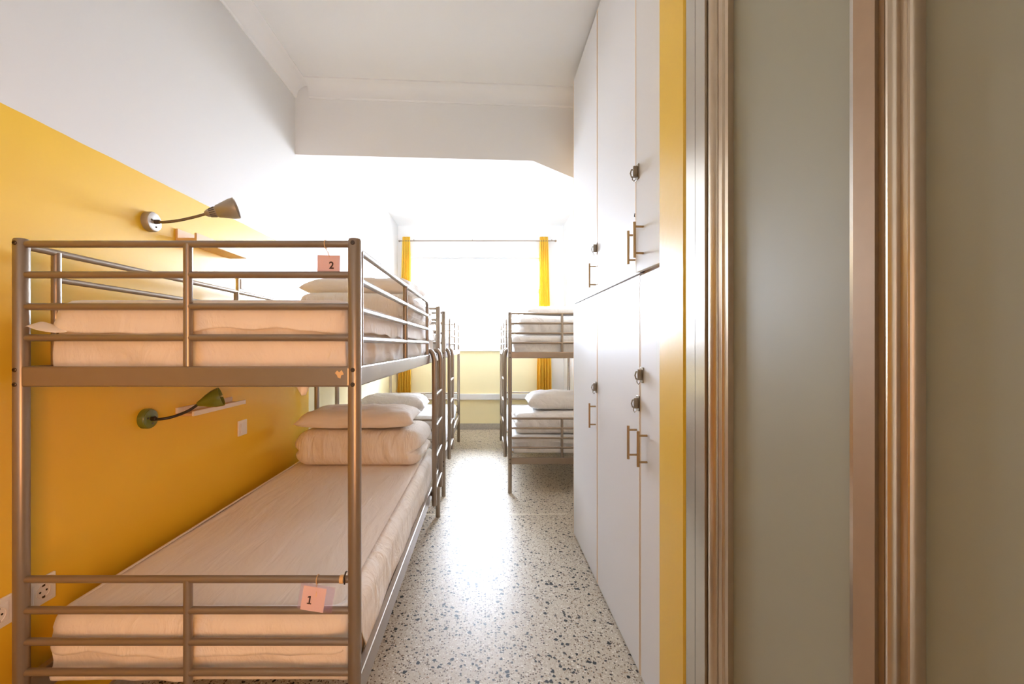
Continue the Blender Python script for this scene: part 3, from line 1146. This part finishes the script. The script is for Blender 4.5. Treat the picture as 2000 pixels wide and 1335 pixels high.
def make_latch(bm, x, y, z, s=1.0):
    # base plate, raised staple and hanging eye
    add_box(bm, x - 0.004, x, y - 0.016 * s, y + 0.016 * s, z - 0.030 * s, z + 0.030 * s, 0.0015, 1)
    add_box(bm, x - 0.020, x - 0.004, y - 0.010 * s, y - 0.002 * s, z - 0.020 * s, z + 0.022 * s, 0.001, 1)
    add_tube(bm, [(x - 0.004, y + 0.006, z + 0.012), (x - 0.022, y + 0.006, z + 0.012), (x - 0.026, y + 0.006, z - 0.002),
                  (x - 0.022, y + 0.006, z - 0.016), (x - 0.004, y + 0.006, z - 0.016)], 0.0028, 8)
    add_tube(bm, [(x - 0.018, y + 0.006, z - 0.014), (x - 0.020, y + 0.002, z - 0.028), (x - 0.016, y - 0.004, z - 0.036), (x - 0.010, y, z - 0.030)], 0.002, 8)


def make_locker(y0, y1, z0, z1, hy, hz, lz, ly, label, ajar=0.0, ztop_drop=0.0, latch='full', plinth=False):
    root = empty('locker', (XF + 0.3, (y0 + y1) / 2, z0))
    tag(root, label, 'locker', 'white wall lockers')
    box('body', XF + 0.020, XR - 0.004, y0 + 0.001, y1 - 0.001, z0 + 0.001, z1 - 0.001, 'cabinet_body', root)
    zb = z0 + (0.012 if plinth else 0.003)
    bm = bmesh.new()
    add_box(bm, XF, XF + 0.018, y0 + 0.003, y1 - 0.003, zb, z1 - 0.004 - ztop_drop, 0.0012, 1)
    door = link_mesh('door', bm, 'cabinet', root, smooth=False)
    for ya in (y0 + 0.003, y1 - 0.010):
        box('edge_band', XF - 0.0004, XF + 0.017, ya, ya + 0.007, zb + 0.001, z1 - 0.005 - ztop_drop, 'edge_band', door)
    # bar handle
    bm = bmesh.new()
    bxx = XF - 0.034
    add_tube(bm, [(bxx, hy, hz - 0.067), (bxx, hy, hz + 0.067)], 0.0052, 12)
    for dz in (-0.050, 0.050):
        add_tube(bm, [(XF + 0.001, hy, hz + dz), (bxx, hy, hz + dz)], 0.0042, 10)
    sharp(link_mesh('handle', bm, 'brass', door), 50)
    bm = bmesh.new()
    if latch == 'full':
        make_latch(bm, XF, ly, lz)
    else:
        add_box(bm, XF - 0.003, XF, ly - 0.004, ly + 0.004, lz - 0.026, lz + 0.028, 0.001, 1)
        add_tube(bm, [(XF - 0.003, ly, lz - 0.010), (XF - 0.014, ly, lz - 0.014), (XF - 0.016, ly, lz - 0.024), (XF - 0.006, ly, lz - 0.030)], 0.0024, 8)
    sharp(link_mesh('latch', bm, 'latch' if latch == 'full' else 'latch_dark', door), 40)
    if ajar:
        # hinge on the near edge; the far edge swings out into the aisle
        piv = Vector((XF + 0.009, y0, 0)) - world_of(root)
        door.matrix_local = Matrix.Translation(piv) @ Matrix.Rotation(ajar, 4, 'Z') @ Matrix.Translation(-piv)
    return root


SEAM = 1.588
YC = [1.372, 1.663, 2.30, 2.92]
make_locker(YC[2], YC[3], 0.0, SEAM, 2.333, 0.919, 1.077, 2.312, 'lower locker farthest along the row, beside the right bunk bed', plinth=True)
make_locker(YC[1], YC[2], 0.0, SEAM, 1.700, 0.916, 1.076, 1.680, 'lower locker in the middle of the row', plinth=True)
make_locker(YC[0], YC[1], 0.0, SEAM, 1.590, 0.916, 1.191, 1.640, 'narrow lower locker next to the yellow wall end', ztop_drop=0.004, plinth=True)
make_locker(YC[2], YC[3], SEAM, ZT, 2.333, 1.691, 1.834, 2.312, 'upper locker farthest along the row, nearest the ceiling beam')
make_locker(YC[1], YC[2], SEAM, ZT, 1.700, 1.699, 1.843, 1.680, 'upper locker in the middle of the row, with a small dark key plate', latch='key')
make_locker(YC[0], YC[1], SEAM, ZT, 1.590, 1.702, 1.976, 1.640, 'narrow upper locker left slightly ajar next to the yellow wall end', ajar=math.radians(4.0))
struct(box('trim_6', XF + 0.03, XR, YC[0], YC[3] - 0.002, ZT, HC, 'dark_gap'), 'dark gap between lockers and ceiling')


# ================================================================== LEFT WALL FITTINGS
def make_lamp(y, z, pts, shade_o, shade_d, label, green=False):
    root = empty('wall_lamp', (XL, y, z))
    tag(root, label, 'lamp')
    m_base = 'lamp_green' if green else 'lamp_grey'
    lathe('base', [(0, 0.040), (0.020, 0.040), (0.024, 0.037)], (XL, y, z), (1, 0, 0), m_base, root, 32)
    cap = lathe('cap', [(0, 0.0365), (0.002, 0.0365), (0.0035, 0.033)], (XL + 0.0235, y, z), (1, 0, 0), 'lamp_green' if green else 'lamp_chrome', root, 32)
    lathe('screw', [(0, 0.004), (0.002, 0.004), (0.003, 0.002)], (XL + 0.027, y - 0.018, z + 0.004), (1, 0, 0), 'bolt', cap, 10)
    lathe('screw', [(0, 0.004), (0.002, 0.004), (0.003, 0.002)], (XL + 0.027, y + 0.006, z - 0.020), (1, 0, 0), 'bolt', cap, 10)
    # smooth the arm with a Catmull-Rom curve
    P = [Vector(p) for p in pts]
    P = [P[0] * 2 - P[1]] + P + [P[-1] * 2 - P[-2]]
    curve = []
    for i in range(1, len(P) - 2):
        for k in range(8):
            t = k / 8
            a, b_, c2, d = P[i - 1], P[i], P[i + 1], P[i + 2]
            curve.append(0.5 * ((2 * b_) + (c2 - a) * t + (2 * a - 5 * b_ + 4 * c2 - d) * t * t + (3 * b_ - a - 3 * c2 + d) * t ** 3))
    curve.append(P[-2])
    tube('arm', curve, 0.0056, 'lamp_black' if green else 'lamp_arm', root, 12)
    lathe('arm_socket', [(0, 0.009), (0.018, 0.009), (0.020, 0.006)], (XL + 0.026, y, z), (1, 0, 0), 'bolt', root, 16)
    d = Vector(shade_d).normalized()
    o = Vector(shade_o)
    if green:
        prof = [(-0.006, 0.007), (0.0, 0.011), (0.012, 0.016), (0.03, 0.026), (0.055, 0.036), (0.078, 0.040), (0.084, 0.040), (0.084, 0.038), (0.055, 0.033), (0.03, 0.023), (0.014, 0.012)]
    else:
        prof = [(-0.012, 0.007), (-0.006, 0.012), (0.0, 0.015), (0.004, 0.016), (0.034, 0.022), (0.036, 0.025), (0.09, 0.041), (0.110, 0.0435), (0.112, 0.043), (0.110, 0.041), (0.07, 0.032), (0.04, 0.02)]
    sh = lathe('shade', prof, o, d, m_base, root, 36)
    if not green:
        ref = Vector((0, 0, 1))
        u = (ref - d * ref.dot(d)).normalized()
        w = d.cross(u)
        for k in range(14):
            t = 2 * math.pi * k / 14
            rad = u * math.cos(t) + w * math.sin(t)
            tube('vent_slot', [o + d * 0.008 + rad * 0.0168, o + d * 0.030 + rad * 0.0212], 0.0015, 'latch_dark', sh, 6)
    return root


make_lamp(1.705, 1.804, [(XL + 0.03, 1.705, 1.804), (XL + 0.06, 1.706, 1.803), (-1.255, 1.725, 1.815), (-1.200, 1.745, 1.836), (-1.165, 1.758, 1.852)],
          (-1.157, 1.760, 1.856), (0.105, 0.035, 0.034), 'grey metal gooseneck reading lamp above the upper bunk')
make_lamp(1.687, 1.0135, [(XL + 0.03, 1.687, 1.0135), (XL + 0.06, 1.690, 1.011), (-1.262, 1.71, 1.018), (-1.215, 1.725, 1.038), (-1.182, 1.735, 1.062)],
          (-1.178, 1.736, 1.066), (0.078, 0.035, 0.028), 'olive green gooseneck reading lamp under the upper bunk', True)


def make_shelf(y0, y1, xo, z0, front_h, back_h, label, mat_front):
    root = empty('wall_shelf', (XL, (y0 + y1) / 2, z0))
    tag(root, label, 'shelf')
    box('board', XL, xo - 0.010, y0, y1, z0, z0 + 0.012, 'shelf_wood', root, 0.001)
    box('front_lip', xo - 0.010, xo, y0, y1, z0, z0 + front_h, mat_front, root, 0.0015)
    box('back_lip', XL, XL + 0.010, y0, y1, z0 + 0.012, z0 + back_h, mat_front, root, 0.001)
    return root


make_shelf(1.853, 2.245, -1.267, 1.766, 0.034, 0.052, 'small wooden ledge shelf above the upper bunk, beside the grey lamp', 'shelf_wood')
make_shelf(1.853, 2.254, -1.278, 0.995, 0.021, 0.036, 'small white edged ledge shelf under the upper bunk, beside the green lamp', 'shelf_white')


def make_switch(y, z, label):
    root = empty('light_switch', (XL, y, z - 0.042))
    tag(root, label, 'switch')
    box('plate', XL, XL + 0.008, y - 0.042, y + 0.042, z - 0.042, z + 0.042, 'white_plastic', root, 0.003)
    box('rocker', XL + 0.008, XL + 0.013, y - 0.026, y + 0.026, z - 0.028, z + 0.028, 'white_plastic', root, 0.003)


make_switch(2.357, 0.847, 'white light switch on the yellow wall under the upper bunk')
make_switch(2.357, 1.645, 'white light switch on the wall above the upper bunk mattress')


def make_socket(y, z, label):
    root = empty('power_socket', (XL, y, z - 0.041))
    tag(root, label, 'socket')
    pl = box('plate', XL, XL + 0.009, y - 0.042, y + 0.042, z - 0.041, z + 0.041, 'white_plastic', root, 0.003)
    # inner square with a round recess
    bm = bmesh.new()
    add_box(bm, XL + 0.009, XL + 0.012, y - 0.028, y + 0.028, z - 0.028, z + 0.028, 0.001, 1)
    link_mesh('insert', bm, 'white_plastic', root, smooth=False)
    lathe('ring', [(0, 0.0215), (0.002, 0.0215), (0.002, 0.019), (0.0004, 0.0185)], (XL + 0.0118, y, z), (1, 0, 0), 'shelf_white', root, 28)
    for dy in (-0.0095, 0.0095):
        lathe('pin_hole', [(0, 0.003), (0.0006, 0.003)], (XL + 0.0124, y + dy, z), (1, 0, 0), 'socket_hole', root, 10)
    for dz in (-0.0175, 0.0175):
        box('earth_clip', XL + 0.0122, XL + 0.0140, y - 0.004, y + 0.004, z + dz - 0.003, z + dz + 0.003, 'bolt', root)


make_socket(1.288, 0.557, 'white round pin power socket behind the left post of the nearest bunk')
make_socket(1.168, 0.557, 'white power socket cut by the left edge, low on the yellow wall')

# ================================================================== CURTAINS
rod = empty('curtain_rod', (-0.12, 6.47, 2.905))
tag(rod, 'thin grey curtain rod above the window', 'curtain rod')
tube('rod', [(-1.30, 6.47, 2.905), (1.06, 6.47, 2.905)], 0.009, 'bed_metal', rod, 12)
for x in (-1.10, -0.20, 1.02):
    tube('bracket', [(x, 6.57, 2.93), (x, 6.50, 2.93), (x, 6.47, 2.916)], 0.006, 'bed_metal', rod, 8)
for x, s in ((-1.30, -1), (1.06, 1)):
    lathe('finial', [(0, 0.009), (0.006, 0.016), (0.018, 0.018), (0.03, 0.010)], (x, 6.47, 2.905), (s, 0, 0), 'bed_metal', rod, 16)


def make_curtain(xt, wt, xb, wb, seed, label):
    root = empty('curtain', (xb, 6.47, 0.57))
    tag(root, label, 'curtain', 'yellow curtains at the window')
    bm = bmesh.new()
    nu, nv = 96, 40
    rows = []
    for j in range(nv + 1):
        v = j / nv
        z = 2.965 + (0.565 - 2.965) * v
        k = v ** 0.8
        w = wt + (wb - wt) * k
        xc = xt + (xb - xt) * k
        row = []
        for i in range(nu + 1):
            u = i / nu
            ph = u * math.pi * 2 * 5 + 0.5 * math.sin(v * 3 + seed)
            y = 6.47 + (0.020 + 0.022 * k) * math.sin(ph) + 0.012 * noise.noise(Vector((u * 6, v * 3, seed)))
            if abs(z - 2.905) < 0.04:
                y -= 0.0
            x = xc + (u - 0.5) * w + 0.008 * math.sin(2 * ph) + 0.01 * k * noise.noise(Vector((u * 3, v * 4, seed + 4)))
            row.append(bm.verts.new((x, y, z)))
        rows.append(row)
    for j in range(nv):
        for i in range(nu):
            bm.faces.new((rows[j][i], rows[j][i + 1], rows[j + 1][i + 1], rows[j + 1][i]))
    o = link_mesh('cloth', bm, 'curtain', root)
    o.modifiers.new('thickness', 'SOLIDIFY').thickness = 0.0012
    return root


make_curtain(-1.215, 0.11, -1.235, 0.21, 1.0, 'yellow curtain gathered at the left side of the window')
make_curtain(0.895, 0.12, 0.905, 0.22, 2.0, 'yellow curtain gathered at the right side of the window')

# smoke detector on the far ceiling
sd = empty('smoke_detector', (-0.14, 5.44, HC))
tag(sd, 'small round white smoke detector on the far ceiling', 'smoke detector')
lathe('base', [(0, 0.050), (0.010, 0.050), (0.012, 0.047)], (-0.14, 5.44, HC), (0, 0, -1), 'white_plastic', sd, 24)
lathe('sensor', [(0, 0.040), (0.018, 0.038), (0.028, 0.028), (0.030, 0.01)], (-0.14, 5.44, HC - 0.012), (0, 0, -1), 'white_plastic', sd, 24)
